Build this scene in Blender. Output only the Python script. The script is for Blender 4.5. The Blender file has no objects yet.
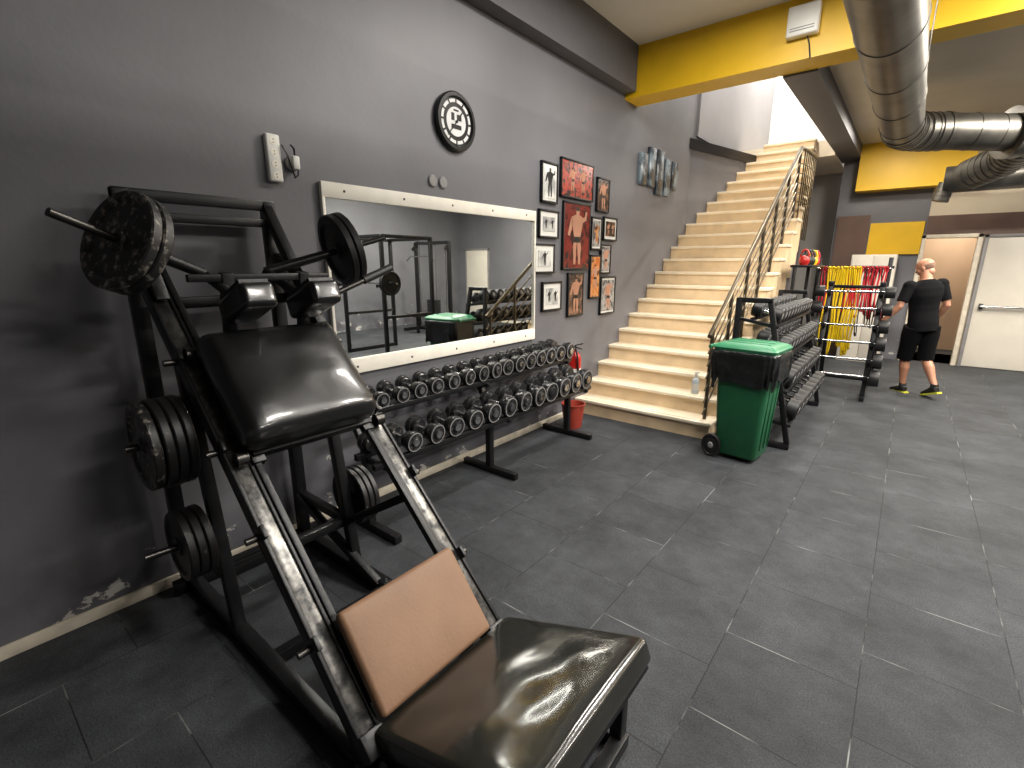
import bpy, bmesh, math, random
from mathutils import Vector, Matrix, Euler, noise
random.seed(4)
S=bpy.context.scene
COL=S.collection
# ---------------------------------------------------------------- materials
def new_mat(name):
    m=bpy.data.materials.new(name); m.use_nodes=True
    return m, m.node_tree, m.node_tree.nodes['Principled BSDF']
def lin(c):
    return tuple(((x/255)/12.92 if x/255<=0.04045 else ((x/255+0.055)/1.055)**2.4) for x in c)+(1,)
def mat(name,rgb,rough=0.5,metal=0.0,var=0.12,scale=8,bump=0.0,bscale=60,emit=0,coat=0,alpha=1):
    m,nt,b=new_mat(name); N=nt.nodes; L=nt.links
    c=lin(rgb)
    geo=N.new('ShaderNodeTexCoord')
    nz=N.new('ShaderNodeTexNoise'); nz.inputs['Scale'].default_value=scale; nz.inputs['Detail'].default_value=5
    L.new(geo.outputs['Object'],nz.inputs['Vector'])
    cr=N.new('ShaderNodeValToRGB')
    cr.color_ramp.elements[0].position=0.3; cr.color_ramp.elements[1].position=0.7
    cr.color_ramp.elements[0].color=tuple(x*(1-var) for x in c[:3])+(1,)
    cr.color_ramp.elements[1].color=tuple(min(1,x*(1+var)) for x in c[:3])+(1,)
    L.new(nz.outputs['Fac'],cr.inputs['Fac']); L.new(cr.outputs['Color'],b.inputs['Base Color'])
    b.inputs['Roughness'].default_value=rough; b.inputs['Metallic'].default_value=metal
    if coat: b.inputs['Coat Weight'].default_value=coat; b.inputs['Coat Roughness'].default_value=0.1
    if bump:
        n2=N.new('ShaderNodeTexNoise'); n2.inputs['Scale'].default_value=bscale; n2.inputs['Detail'].default_value=4
        L.new(geo.outputs['Object'],n2.inputs['Vector'])
        bp=N.new('ShaderNodeBump'); bp.inputs['Strength'].default_value=bump; bp.inputs['Distance'].default_value=0.01
        L.new(n2.outputs['Fac'],bp.inputs['Height']); L.new(bp.outputs['Normal'],b.inputs['Normal'])
    if emit:
        b.inputs['Emission Color'].default_value=c; b.inputs['Emission Strength'].default_value=emit
    return m
def worn(name,rgb,rgb2,thr=0.6,scale=25,rough=0.4,metal=0.0,rough2=0.4,metal2=0,detail=8,stretch=None,soft=.02,roty=0):
    m,nt,b=new_mat(name); N=nt.nodes; L=nt.links
    tc=N.new('ShaderNodeTexCoord'); nz=N.new('ShaderNodeTexNoise')
    nz.inputs['Scale'].default_value=scale; nz.inputs['Detail'].default_value=detail; nz.inputs['Roughness'].default_value=0.65
    if stretch:
        r=N.new('ShaderNodeMapping'); r.inputs['Rotation'].default_value=(0,roty,0)
        mp=N.new('ShaderNodeMapping'); mp.inputs['Scale'].default_value=stretch
        L.new(tc.outputs['Object'],r.inputs['Vector']); L.new(r.outputs['Vector'],mp.inputs['Vector']); L.new(mp.outputs['Vector'],nz.inputs['Vector'])
    else: L.new(tc.outputs['Object'],nz.inputs['Vector'])
    cr=N.new('ShaderNodeValToRGB'); cr.color_ramp.elements[0].position=thr-soft; cr.color_ramp.elements[1].position=thr+soft
    L.new(nz.outputs['Fac'],cr.inputs['Fac'])
    mx=N.new('ShaderNodeMix'); mx.data_type='RGBA'; mx.inputs['A'].default_value=lin(rgb); mx.inputs['B'].default_value=lin(rgb2)
    L.new(cr.outputs['Color'],mx.inputs['Factor']); L.new(mx.outputs['Result'],b.inputs['Base Color'])
    for nm,a,c in (('Roughness',rough,rough2),('Metallic',metal,metal2)):
        mr=N.new('ShaderNodeMapRange'); mr.inputs['To Min'].default_value=a; mr.inputs['To Max'].default_value=c
        L.new(cr.outputs['Color'],mr.inputs['Value']); L.new(mr.outputs['Result'],b.inputs[nm])
    return m
def wall_mat():
    m,nt,b=new_mat('grey_wall_paint'); N=nt.nodes; L=nt.links
    g=N.new('ShaderNodeNewGeometry')
    n1=N.new('ShaderNodeTexNoise'); n1.inputs['Scale'].default_value=1.1; n1.inputs['Detail'].default_value=5
    L.new(g.outputs['Position'],n1.inputs['Vector'])
    c1=N.new('ShaderNodeValToRGB'); c1.color_ramp.elements[0].position=.3;c1.color_ramp.elements[1].position=.7
    c1.color_ramp.elements[0].color=lin((96,96,101)); c1.color_ramp.elements[1].color=lin((109,109,114))
    L.new(n1.outputs['Fac'],c1.inputs['Fac'])
    n2=N.new('ShaderNodeTexNoise'); n2.inputs['Scale'].default_value=4.2; n2.inputs['Detail'].default_value=10; n2.inputs['Roughness'].default_value=.66
    mp=N.new('ShaderNodeMapping'); mp.inputs['Scale'].default_value=(1,1,1.6)
    L.new(g.outputs['Position'],mp.inputs['Vector']); L.new(mp.outputs['Vector'],n2.inputs['Vector'])
    sep=N.new('ShaderNodeSeparateXYZ'); L.new(g.outputs['Position'],sep.inputs[0])
    mr=N.new('ShaderNodeMapRange'); mr.inputs['From Min'].default_value=0.1; mr.inputs['From Max'].default_value=1.0
    mr.inputs['To Min'].default_value=0.61; mr.inputs['To Max'].default_value=0.74
    L.new(sep.outputs['Z'],mr.inputs['Value'])
    gt=N.new('ShaderNodeMath'); gt.operation='GREATER_THAN'; L.new(n2.outputs['Fac'],gt.inputs[0]); L.new(mr.outputs['Result'],gt.inputs[1])
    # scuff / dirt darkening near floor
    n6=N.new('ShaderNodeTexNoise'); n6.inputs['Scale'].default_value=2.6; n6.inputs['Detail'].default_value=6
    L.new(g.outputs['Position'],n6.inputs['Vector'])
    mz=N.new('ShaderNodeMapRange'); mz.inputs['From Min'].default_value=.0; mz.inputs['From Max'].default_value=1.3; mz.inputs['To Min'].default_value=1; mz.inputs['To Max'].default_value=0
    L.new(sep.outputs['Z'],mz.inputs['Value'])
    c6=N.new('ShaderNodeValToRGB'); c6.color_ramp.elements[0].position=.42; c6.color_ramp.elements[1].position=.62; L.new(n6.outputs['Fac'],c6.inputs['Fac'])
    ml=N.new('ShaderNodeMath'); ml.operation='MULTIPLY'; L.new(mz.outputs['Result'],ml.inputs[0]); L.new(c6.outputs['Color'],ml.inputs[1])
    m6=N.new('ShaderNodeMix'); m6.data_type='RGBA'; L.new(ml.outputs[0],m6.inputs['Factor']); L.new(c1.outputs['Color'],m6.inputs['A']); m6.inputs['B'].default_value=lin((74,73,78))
    mx=N.new('ShaderNodeMix'); mx.data_type='RGBA'; L.new(gt.outputs[0],mx.inputs['Factor'])
    L.new(m6.outputs['Result'],mx.inputs['A']); mx.inputs['B'].default_value=lin((176,173,168))
    L.new(mx.outputs['Result'],b.inputs['Base Color'])
    b.inputs['Roughness'].default_value=.5
    n3=N.new('ShaderNodeTexNoise'); n3.inputs['Scale'].default_value=30; n3.inputs['Detail'].default_value=2
    L.new(g.outputs['Position'],n3.inputs['Vector'])
    n4=N.new('ShaderNodeTexNoise'); n4.inputs['Scale'].default_value=2.2
    L.new(g.outputs['Position'],n4.inputs['Vector'])
    ad=N.new('ShaderNodeMath'); ad.operation='MULTIPLY_ADD'; ad.inputs[1].default_value=6
    L.new(n4.outputs['Fac'],ad.inputs[0]); L.new(n3.outputs['Fac'],ad.inputs[2])
    bp=N.new('ShaderNodeBump'); bp.inputs['Strength'].default_value=.07; bp.inputs['Distance'].default_value=.01
    L.new(ad.outputs[0],bp.inputs['Height']); L.new(bp.outputs['Normal'],b.inputs['Normal'])
    return m
def floor_mat():
    m,nt,b=new_mat('rubber_tile_floor'); N=nt.nodes; L=nt.links
    g=N.new('ShaderNodeNewGeometry')
    br=N.new('ShaderNodeTexBrick'); br.inputs['Scale'].default_value=1
    br.inputs['Brick Width'].default_value=.5; br.inputs['Row Height'].default_value=.5
    br.inputs['Mortar Size'].default_value=.0024; br.inputs['Mortar Smooth'].default_value=.1
    br.inputs['Color1'].default_value=(0,0,0,1); br.inputs['Color2'].default_value=(.5,.5,.5,1); br.inputs['Mortar'].default_value=(1,1,1,1)
    mp=N.new('ShaderNodeMapping'); mp.inputs['Location'].default_value=(.1,.12,0); mp.inputs['Rotation'].default_value=(0,0,math.radians(90))
    L.new(g.outputs['Position'],mp.inputs['Vector']); L.new(mp.outputs['Vector'],br.inputs['Vector'])
    n1=N.new('ShaderNodeTexNoise'); n1.inputs['Scale'].default_value=2.2; n1.inputs['Detail'].default_value=8; n1.inputs['Roughness'].default_value=.75
    L.new(g.outputs['Position'],n1.inputs['Vector'])
    c1=N.new('ShaderNodeValToRGB'); c1.color_ramp.elements[0].position=.3; c1.color_ramp.elements[1].position=.75
    c1.color_ramp.elements[0].color=lin((36,38,41)); c1.color_ramp.elements[1].color=lin((69,72,76))
    L.new(n1.outputs['Fac'],c1.inputs['Fac'])
    tl=N.new('ShaderNodeMix'); tl.data_type='RGBA'; tl.blend_type='MULTIPLY'; tl.inputs['Factor'].default_value=.35
    L.new(c1.outputs['Color'],tl.inputs['A'])
    iv=N.new('ShaderNodeInvert'); L.new(br.outputs['Color'],iv.inputs['Color']); L.new(iv.outputs['Color'],tl.inputs['B'])
    n5=N.new('ShaderNodeTexNoise'); n5.inputs['Scale'].default_value=150; n5.inputs['Detail'].default_value=3
    L.new(g.outputs['Position'],n5.inputs['Vector'])
    sp=N.new('ShaderNodeMix'); sp.data_type='RGBA'; sp.blend_type='OVERLAY'; sp.inputs['Factor'].default_value=1
    L.new(tl.outputs['Result'],sp.inputs['A']); L.new(n5.outputs['Fac'],sp.inputs['B'])
    n2=N.new('ShaderNodeTexNoise'); n2.inputs['Scale'].default_value=3.6; n2.inputs['Detail'].default_value=5
    L.new(g.outputs['Position'],n2.inputs['Vector'])
    c2=N.new('ShaderNodeValToRGB'); c2.color_ramp.elements[0].position=.5; c2.color_ramp.elements[1].position=.66
    L.new(n2.outputs['Fac'],c2.inputs['Fac'])
    jc=N.new('ShaderNodeMix'); jc.data_type='RGBA'; jc.inputs['A'].default_value=lin((26,27,29)); jc.inputs['B'].default_value=lin((122,124,122))
    L.new(c2.outputs['Color'],jc.inputs['Factor'])
    mx=N.new('ShaderNodeMix'); mx.data_type='RGBA'
    L.new(br.outputs['Fac'],mx.inputs['Factor']); L.new(sp.outputs['Result'],mx.inputs['A']); L.new(jc.outputs['Result'],mx.inputs['B'])
    L.new(mx.outputs['Result'],b.inputs['Base Color'])
    b.inputs['Roughness'].default_value=.75
    b.inputs['Specular IOR Level'].default_value=.3
    bp=N.new('ShaderNodeBump'); bp.inputs['Strength'].default_value=.4; bp.inputs['Distance'].default_value=.004
    L.new(n5.outputs['Fac'],bp.inputs['Height']); L.new(bp.outputs['Normal'],b.inputs['Normal'])
    return m
M={}
M['wall']=wall_mat(); M['floor']=floor_mat()
M['ceil']=mat('ceiling_paint',(214,211,205),.8,var=.04,scale=2)
M['ceil2']=mat('ceiling_rear_paint',(200,192,176),.8,var=.06,scale=2)
M['soffit']=mat('dark_soffit_paint',(88,87,91),.6,var=.05)
M['yellow']=mat('yellow_paint',(220,176,20),.45,var=.08,scale=2)
M['lightwall']=mat('stairwell_paint',(205,203,200),.7,var=.05,scale=2)
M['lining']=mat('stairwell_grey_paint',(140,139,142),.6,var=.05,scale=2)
M['backwall']=mat('back_wall_paint',(196,184,162),.6,var=.06,scale=2)
M['corr']=mat('corridor_paint',(176,152,128),.6,var=.06,scale=2)
M['brown']=mat('brown_panel',(92,70,60),.5,var=.15,scale=4)
M['door']=mat('door_paint',(208,202,190),.4,var=.05,scale=3)
M['trimcream']=mat('cream_trim',(205,196,178),.5,var=.15,scale=12)
M['cream']=mat('cream_frame_paint',(240,235,222),.45,var=.06,scale=9)
M['tread']=mat('marble_tread',(246,232,206),.25,var=.08,scale=6)
M['riser']=mat('marble_riser',(222,198,162),.35,var=.1,scale=6)
M['groove']=mat('anti_slip_strip',(168,132,90),.7)
M['rail']=mat('bronze_rail_metal',(100,90,74),.3,.8,var=.1)
M['blk']=mat('black_painted_steel',(24,24,26),.38,.3,var=.3,scale=20,bump=.1)
M['blkworn']=worn('worn_black_steel',(24,24,26),(110,108,104),.70,16,.35,.4,.35,.7,soft=.05)
M['railworn']=worn('worn_guide_rail',(46,46,47),(116,114,110),.52,5,.28,.6,.3,.85,detail=3,stretch=(.6,4,4),soft=.16,roty=math.radians(45))
M['chrome']=mat('chrome_steel',(190,190,192),.2,1,var=.06)
M['darksteel']=mat('dark_steel_bar',(70,68,66),.35,.9,var=.2,scale=30)
M['plate']=worn('chipped_iron_plate',(36,35,35),(128,122,114),.58,34,.45,.3,.5,.3,soft=.05)
M['plate2']=worn('black_iron_plate',(30,29,30),(84,82,80),.66,26,.45,.3,.5,.3,soft=.05)
M['dbiron']=worn('dumbbell_iron',(46,46,48),(130,128,124),.62,30,.35,.5,.4,.7,soft=.06)
M['vinyl']=mat('black_vinyl',(15,15,16),.3,0,var=.2,scale=5,bump=.12,bscale=14,coat=.5)
M['vinylold']=mat('worn_black_vinyl',(32,32,28),.2,0,var=.25,scale=4,bump=.25,bscale=9,coat=.5)
M['brownvinyl']=mat('tan_vinyl',(122,92,69),.6,0,var=.08,scale=6,bump=.1,bscale=90)
M['binc']=mat('green_bin_plastic',(26,86,54),.4,var=.08)
M['lid']=mat('green_lid_plastic',(38,112,76),.4,var=.08)
M['bag']=mat('black_plastic_bag',(26,28,28),.16,var=.3,bump=1,bscale=26)
M['rubber']=mat('black_rubber',(24,24,25),.5)
M['white']=mat('white_plastic',(225,224,218),.4,var=.03)
M['grey']=mat('grey_plastic',(130,128,128),.5)
M['red']=mat('red_paint',(176,28,22),.35,var=.08)
M['redband']=mat('red_latex',(190,40,50),.45,var=.1)
M['yellowband']=mat('yellow_latex',(222,190,28),.45,var=.1)
M['duct']=mat('galvanised_duct',(104,102,97),.4,.85,var=.3,scale=4,bump=.12,bscale=12)
M['skin']=mat('skin',(172,122,96),.5,var=.06)
M['shirt']=mat('black_cotton',(9,9,12),.9,var=.2,bump=.3,bscale=25)
M['shorts']=mat('black_shorts_fabric',(7,7,9),.9,var=.2)
for k in('shirt','shorts'): M[k].node_tree.nodes['Principled BSDF'].inputs['Specular IOR Level'].default_value=.15
M['sole']=mat('yellow_sole',(190,190,60),.5)
M['sock']=mat('dark_sock',(30,30,32),.8)
M['lamp']=mat('lamp_diffuser',(255,248,235),.5,emit=8,var=0)
M['clockface']=mat('clock_print',(205,205,205),.5)
M['bottle']=mat('clear_bottle',(200,210,215),.1,var=.02)
M['copper']=mat('rust_bucket_red',(150,56,42),.5,var=.15)
mm,nt,b=new_mat('mirror_glass'); b.inputs['Metallic'].default_value=1; b.inputs['Roughness'].default_value=.01; b.inputs['Base Color'].default_value=(.88,.91,.89,1)
M['mirror']=mm
# ---------------------------------------------------------------- mesh builder
def frame_of(d,up=Vector((0,0,1))):
    z=Vector(d).normalized(); 
    if abs(z.dot(up))>.98: up=Vector((1,0,0))
    x=up.cross(z).normalized(); y=z.cross(x)
    return Matrix((x,y,z)).transposed()
class MB:
    def __init__(s,name): s.name=name; s.bm=bmesh.new(); s.mats=[]
    def mi(s,m):
        m=M[m] if isinstance(m,str) else m
        if m not in s.mats: s.mats.append(m)
        return s.mats.index(m)
    def merge(s,t,m,mtx=None):
        k=s.mi(m)
        for f in t.faces: f.material_index=k
        if mtx: bmesh.ops.transform(t,matrix=mtx,verts=t.verts)
        bmesh.ops.recalc_face_normals(t,faces=t.faces)
        me=bpy.data.meshes.new('t'); t.to_mesh(me); s.bm.from_mesh(me); t.free(); bpy.data.meshes.remove(me); return s
    def box(s,c,size,m,rot=None,bevel=0,seg=2,taper=None):
        t=bmesh.new(); bmesh.ops.create_cube(t,size=1)
        for v in t.verts:
            k=1
            if taper and v.co.z<0: k=taper
            v.co=Vector((v.co.x*size[0]*k,v.co.y*size[1]*k,v.co.z*size[2]))
        if bevel: bmesh.ops.bevel(t,geom=t.edges[:],offset=bevel,segments=seg,affect='EDGES',profile=.5)
        mt=Matrix.Translation(Vector(c))
        if rot is not None: mt=mt@(rot.to_4x4())
        return s.merge(t,m,mt)
    def bb(s,a,b,m,bevel=0):
        a=Vector(a);b=Vector(b); return s.box((a+b)/2,[abs(x) for x in (b-a)],m,bevel=bevel)
    def beam(s,p,q,w,h,m,bevel=.004,up=Vector((0,0,1))):
        p=Vector(p);q=Vector(q); return s.box((p+q)/2,(w,h,(q-p).length),m,rot=frame_of(q-p,up),bevel=bevel)
    def lathe(s,prof,p,axis,m,seg=32):
        t=bmesh.new(); rings=[]
        for r,z in prof:
            if r<1e-6: rings.append([t.verts.new((0,0,z))])
            else: rings.append([t.verts.new((r*math.cos(2*math.pi*i/seg),r*math.sin(2*math.pi*i/seg),z)) for i in range(seg)])
        for a,b in zip(rings,rings[1:]):
            if len(a)==1 and len(b)==1: continue
            for i in range(seg):
                j=(i+1)%seg
                if len(a)==1: t.faces.new((a[0],b[j],b[i]))
                elif len(b)==1: t.faces.new((a[i],a[j],b[0]))
                else: t.faces.new((a[i],a[j],b[j],b[i]))
        return s.merge(t,m,Matrix.Translation(Vector(p))@frame_of(axis).to_4x4())
    def cyl(s,p,q,r,m,seg=24,r2=None,ch=.0):
        p=Vector(p);q=Vector(q);L=(q-p).length; r2=r if r2 is None else r2
        pr=[(0,0),(r,0),(r2,L),(0,L)] if not ch else [(0,0),(r-ch,0),(r,ch),(r2,L-ch),(r2-ch,L),(0,L)]
        return s.lathe(pr,p,q-p,m,seg)
    def tube(s,pts,r,m,seg=12,closed=False,ry=None):
        pts=[Vector(p) for p in pts]; t=bmesh.new(); rings=[]; n=len(pts); ry=ry or r
        for i,p in enumerate(pts):
            d=(pts[min(i+1,n-1)]-pts[max(i-1,0)]) if not closed else pts[(i+1)%n]-pts[i-1]
            f=frame_of(d)
            rings.append([t.verts.new(p+f@Vector((r*math.cos(2*math.pi*k/seg),ry*math.sin(2*math.pi*k/seg),0))) for k in range(seg)])
        rr=list(zip(rings,rings[1:]))
        if closed: rr.append((rings[-1],rings[0]))
        for a,b in rr:
            for k in range(seg): t.faces.new((a[k],a[(k+1)%seg],b[(k+1)%seg],b[k]))
        if not closed: t.faces.new(rings[0]); t.faces.new(rings[-1][::-1])
        return s.merge(t,m)
    def prism(s,poly,d,m):
        d=Vector(d); t=bmesh.new(); a=[t.verts.new(Vector(p)) for p in poly]; b=[t.verts.new(Vector(p)+d) for p in poly]
        t.faces.new(a); t.faces.new(b[::-1]); n=len(a)
        for i in range(n): t.faces.new((a[i],a[(i+1)%n],b[(i+1)%n],b[i]))
        return s.merge(t,m)
    def cushion(s,c,size,m,rot=None,r=.02,dome=.01,wr=0.0,seed=0):
        hx,hy,hz=[x/2 for x in size]; t=bmesh.new()
        r=min(r,hz*.95)
        def ax(h,n):
            a=[-h+r*k/4 for k in range(4)]; 
            inn=[-(h-r)+2*(h-r)*k/n for k in range(n+1)]
            return a+inn+[-x for x in a[::-1]]
        X=ax(hx,14);Y=ax(hy,14);Z=ax(hz,2)
        def P(x,y,z):
            i=Vector((max(-hx+r,min(hx-r,x)),max(-hy+r,min(hy-r,y)),max(-hz+r,min(hz-r,z))))
            o=Vector((x,y,z))-i
            if o.length>1e-9: o=o.normalized()*r
            p=i+o
            w=max(0,z/hz)
            p.z+=dome*w*(1-(x/hx)**4)*(1-(y/hy)**4)
            if wr and z>0: p.z+=wr*noise.noise(Vector((x*9+seed,y*7,seed)))*(1-(x/hx)**6)*(1-(y/hy)**6)
            return p
        def g(A,B,f):
            vs=[[t.verts.new(f(a,b)) for b in B] for a in A]
            for i in range(len(A)-1):
                for j in range(len(B)-1): t.faces.new((vs[i][j],vs[i+1][j],vs[i+1][j+1],vs[i][j+1]))
        for sg in (-1,1):
            g(X,Y,lambda a,b:P(a,b,sg*hz)); g(X,Z,lambda a,b:P(a,sg*hy,b)); g(Y,Z,lambda a,b:P(sg*hx,a,b))
        bmesh.ops.remove_doubles(t,verts=t.verts,dist=1e-5)
        mt=Matrix.Translation(Vector(c))
        if rot is not None: mt=mt@rot.to_4x4()
        return s.merge(t,m,mt)
    def done(s,parent=None,sharp=35,smooth=True):
        me=bpy.data.meshes.new(s.name); s.bm.to_mesh(me); s.bm.free()
        for m in s.mats: me.materials.append(m)
        if smooth:
            me.polygons.foreach_set('use_smooth',[True]*len(me.polygons)); me.set_sharp_from_angle(angle=math.radians(sharp))
        o=bpy.data.objects.new(s.name,me); COL.objects.link(o)
        if parent: o.parent=parent
        return o
def empty(name,loc=(0,0,0)):
    e=bpy.data.objects.new(name,None); e.empty_display_size=.1; e.location=loc; COL.objects.link(e); return e
def solo(name,fn,**k):
    b=MB(name); fn(b); return b.done(**k)
V=Vector
# ---------------------------------------------------------------- room shell
CX=2.8
XR=8.2; YB=10.95; YF=-3.2; ZC=3.95
solo('floor',lambda b:b.bb((-.15,YF-.15,-.12),(XR+.15,12.2,0),'floor'))
solo('wall_left',lambda b:b.bb((-.15,YF-.15,0),(0,12.2,6.5),'wall'))
solo('wall_right',lambda b:b.bb((XR,YF-.15,0),(XR+.15,YB+.15,ZC),'wall'))
solo('wall_front',lambda b:b.bb((-.15,YF-.15,0),(XR+.15,YF,ZC),'wall'))
def ceil(b):
    b.bb((0,YF,ZC),(XR,5.5,ZC+.15),'ceil')
solo('ceiling',ceil)
solo('ceiling_rear',lambda b:b.bb((1.82,5.8,3.62),(XR,YB,3.78),'ceil2'))
solo('beam_left',lambda b:b.bb((0,YF,3.5),(.14,5.45,ZC),'soffit'))
solo('beam_yellow',lambda b:b.bb((0,5.47,3.45),(XR,5.8,ZC),'yellow'))
solo('beam_stairwell',lambda b:b.bb((1.52,5.8,3.43),(1.82,YB+.1,6.5),'soffit'))
solo('wall_stairwell_front',lambda b:b.bb((0,5.55,ZC),(1.52,5.8,6.5),'lightwall'))
solo('wall_stairwell_end',lambda b:b.bb((0,12.0,0),(1.9,12.2,6.5),'lightwall'))
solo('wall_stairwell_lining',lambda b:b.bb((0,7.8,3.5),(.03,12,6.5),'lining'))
solo('ceiling_stairwell',lambda b:b.bb((0,5.55,6.5),(1.9,12.2,6.6),'lightwall'))
def back(b):
    b.bb((1.56,YB,0),(2.87,YB+.15,3.7),'wall')
    b.bb((2.87,YB,2.1),(3.55,YB+.15,3.7),'backwall')
    b.bb((3.55,YB,0),(5.0,YB+.15,3.7),'backwall')
    b.bb((5.0,YB,0),(XR,YB+.15,3.7),'wall')
solo('wall_back',back)
solo('wall_corridor',lambda b:(b.bb((2.4,12.9,0),(4.2,13.0,2.6),'corr'),b.bb((2.3,YB+.15,0),(2.4,13,2.6),'corr'),b.bb((4.2,YB+.15,0),(4.3,13,2.6),'corr'),b.bb((2.3,YB+.15,2.6),(4.3,13,2.7),'corr')))
solo('floor_corridor',lambda b:b.bb((2.3,YB+.1,-.1),(4.3,13,0),'floor'))
solo('trim_1',lambda b:b.bb((2.87,YB-.03,2.12),(5.0,YB,2.44),'brown'))
solo('wall_panel_yellow',lambda b:b.bb((2.1,YB-.04,1.83),(2.84,YB,2.36),'yellow'))
solo('wall_panel_brown',lambda b:b.bb((1.6,YB-.06,0),(2.08,YB,2.5),'brown'))
solo('beam_yellow_rear',lambda b:b.bb((1.82,YB-.35,2.88),(3.3,YB,3.62),'yellow'))
solo('baseboard_left',lambda b:b.bb((0,YF,0),(.018,4.6,.06),'trimcream',bevel=.004))
solo('baseboard_back',lambda b:b.bb((4.7,YB-.02,0),(XR,YB,.07),'trimcream',bevel=.004))
def door(name,x0,x1,y,bar=True,parent=None):
    e=empty(name)
    f=MB('frame'); 
    for a,bb in (((x0-.05,y-.05,0),(x0,y,2.12)),((x1,y-.05,0),(x1+.05,y,2.12)),((x0-.05,y-.05,2.07),(x1+.05,y,2.12))): f.bb(a,bb,'grey',bevel=.004)
    f.done(e)
    p=MB('leaf'); p.bb((x0,y-.035,.01),(x1,y-.002,2.07),'door',bevel=.004); p.done(e)
    if bar:
        h=MB('push_bar'); h.cyl((x0+.06,y-.1,1.0),(x1-.08,y-.1,1.0),.018,'chrome')
        for x in (x0+.08,x1-.1): h.box((x,y-.07,1.0),(.05,.07,.09),'darksteel',bevel=.006)
        h.done(e)
    else:
        h=MB('handle'); h.cyl((x0+.08,y-.09,1.0),(x0+.2,y-.09,1.0),.012,'chrome'); h.cyl((x0+.08,y-.09,1.0),(x0+.08,y-.03,1.0),.012,'chrome'); h.done(e)
    return e
door('door_1',3.66,4.6,YB)
door('door_2',7.0,7.85,YB,False)
def doorframe(b):
    for a,c in (((2.83,YB-.04,0),(2.89,YB+.16,2.14)),((3.53,YB-.04,0),(3.59,YB+.16,2.14)),((2.83,YB-.04,2.08),(3.59,YB+.16,2.14))): b.bb(a,c,'trimcream',bevel=.004)
solo('trim_doorway',doorframe)
# ---------------------------------------------------------------- stairs
RI=.1735; RU=.2545; Y0=4.62
NT=21
def xr(y):
    if y<=7.65: return (0.0,1.5)
    k=min(1,(y-7.65)/2.35); return (.56*k,1.5-.29*k)
def stairs():
    e=empty('staircase')
    a=MB('risers'); t=MB('treads'); g=MB('anti_slip_strips')
    for i in range(NT):
        y=Y0+i*RU; z=(i+1)*RI; x0,x1=xr(y)
        a.bb((x0+.001,y,max(0,z-.6)),(x1,y+RU+.02,z-.035),'riser')
        t.bb((x0+.001,y-.025,z-.035),(x1+.02,y+RU,z),'tread',bevel=.006)
        g.bb((x0+.1,y+.018,z-.001),(x1-.08,y+.026,z+.0012),'groove')
    a.done(e);t.done(e);g.done(e)
    yt=Y0+NT*RU
    l=MB('landing'); l.bb((0,yt,NT*RI-.25),(1.52,12,NT*RI+.0),'tread'); l.done(e)
    sd=MB('stair_side_wall')
    poly=[(Y0+.05,0),(7.65,0),(7.65,(7.65-Y0)*RI/RU-.02),(Y0+.05,.02)]
    sd.prism([(1.44,y,z) for y,z in poly],(.05,0,0),'soffit')
    x2=xr(12)[1]
    sd.prism([(1.44,7.65,0),(x2-.06,yt,0),(x2-.06,yt,NT*RI-.15),(1.44,7.65,(7.65-Y0)*RI/RU-.02)],(.05,0,0),'soffit')
    sd.done(e,smooth=False)
    pw=MB('parapet'); pw.prism([(0.001,7.65,0),(.56,10.0,0),(.56,12,0),(.001,12,0)],(0,0,3.3),'wall')
    pw.prism([(0.001,7.55,3.3),(.59,10.0,3.3),(.59,12,3.3),(.001,12,3.3)],(0,0,.14),'blk'); pw.done(e,smooth=False)
stairs()
def stz(y): return (y-Y0)*RI/RU+RI
def railing():
    e=empty('stair_railing'); x=1.42
    ys=4.72; ye=7.75; hh=.92
    a=MB('posts'); r=MB('rails'); 
    n=6
    for i in range(n+1):
        y=ys+(ye-ys)*i/n
        a.cyl((x,y,stz(y)-.12-(RI if i else 0)*.3),(x,y,stz(y)-RI/2+hh),.018,'rail',16)
        a.cyl((x,y,stz(y)-.15),(x,y,stz(y)-.08),.035,'rail',16)
    for k,dz in enumerate((hh,.74,.62,.5,.38,.26,.14)):
        rad=.024 if k==0 else .008
        r.tube([(x,ys-.08,stz(ys-.08)-RI/2+dz-(.02 if k==0 else 0)),(x,ye,stz(ye)-RI/2+dz)],rad,'rail',12)
        r.tube([(x,ye,stz(ye)-RI/2+dz),(x+.02,ye+.3,stz(ye)-RI/2+dz+.02),(x+.03,ye+1.0,stz(ye)-RI/2+dz+.03)],rad,'rail',12)
    for j in range(1,8):
        y=ye+j*.14
        a.cyl((x+.03,y,stz(ye)-.3),(x+.03,y,stz(ye)+hh-.07),.009,'rail',10)
    a.done(e); r.done(e)
railing()
# ---------------------------------------------------------------- mirror
def mirror():
    e=empty('wall_mirror'); y0,y1,z0,z1=1.64,3.77,.95,2.13; w=.09
    g=MB('glass'); g.bb((.004,y0+.02,z0+.02),(.018,y1-.02,z1-.02),'mirror'); g.done(e)
    f=MB('frame')
    f.bb((.003,y0,z1-w),(.035,y1,z1),'cream',.004); f.bb((.003,y0,z0),(.035,y1,z0+w+.01),'cream',.004)
    f.bb((.003,y0,z0),(.034,y0+.02,z1),'cream',.004); f.bb((.003,y1-.02,z0),(.034,y1,z1),'cream',.004)
    for k in range(5):
        y=y0+.15+k*(y1-y0-.3)/4
        f.cyl((.034,y,z1-w/2),(.037,y,z1-w/2),.008,'darksteel',12); f.cyl((.034,y,z0+w/2),(.037,y,z0+w/2),.008,'darksteel',12)
    f.done(e)
mirror()
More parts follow.
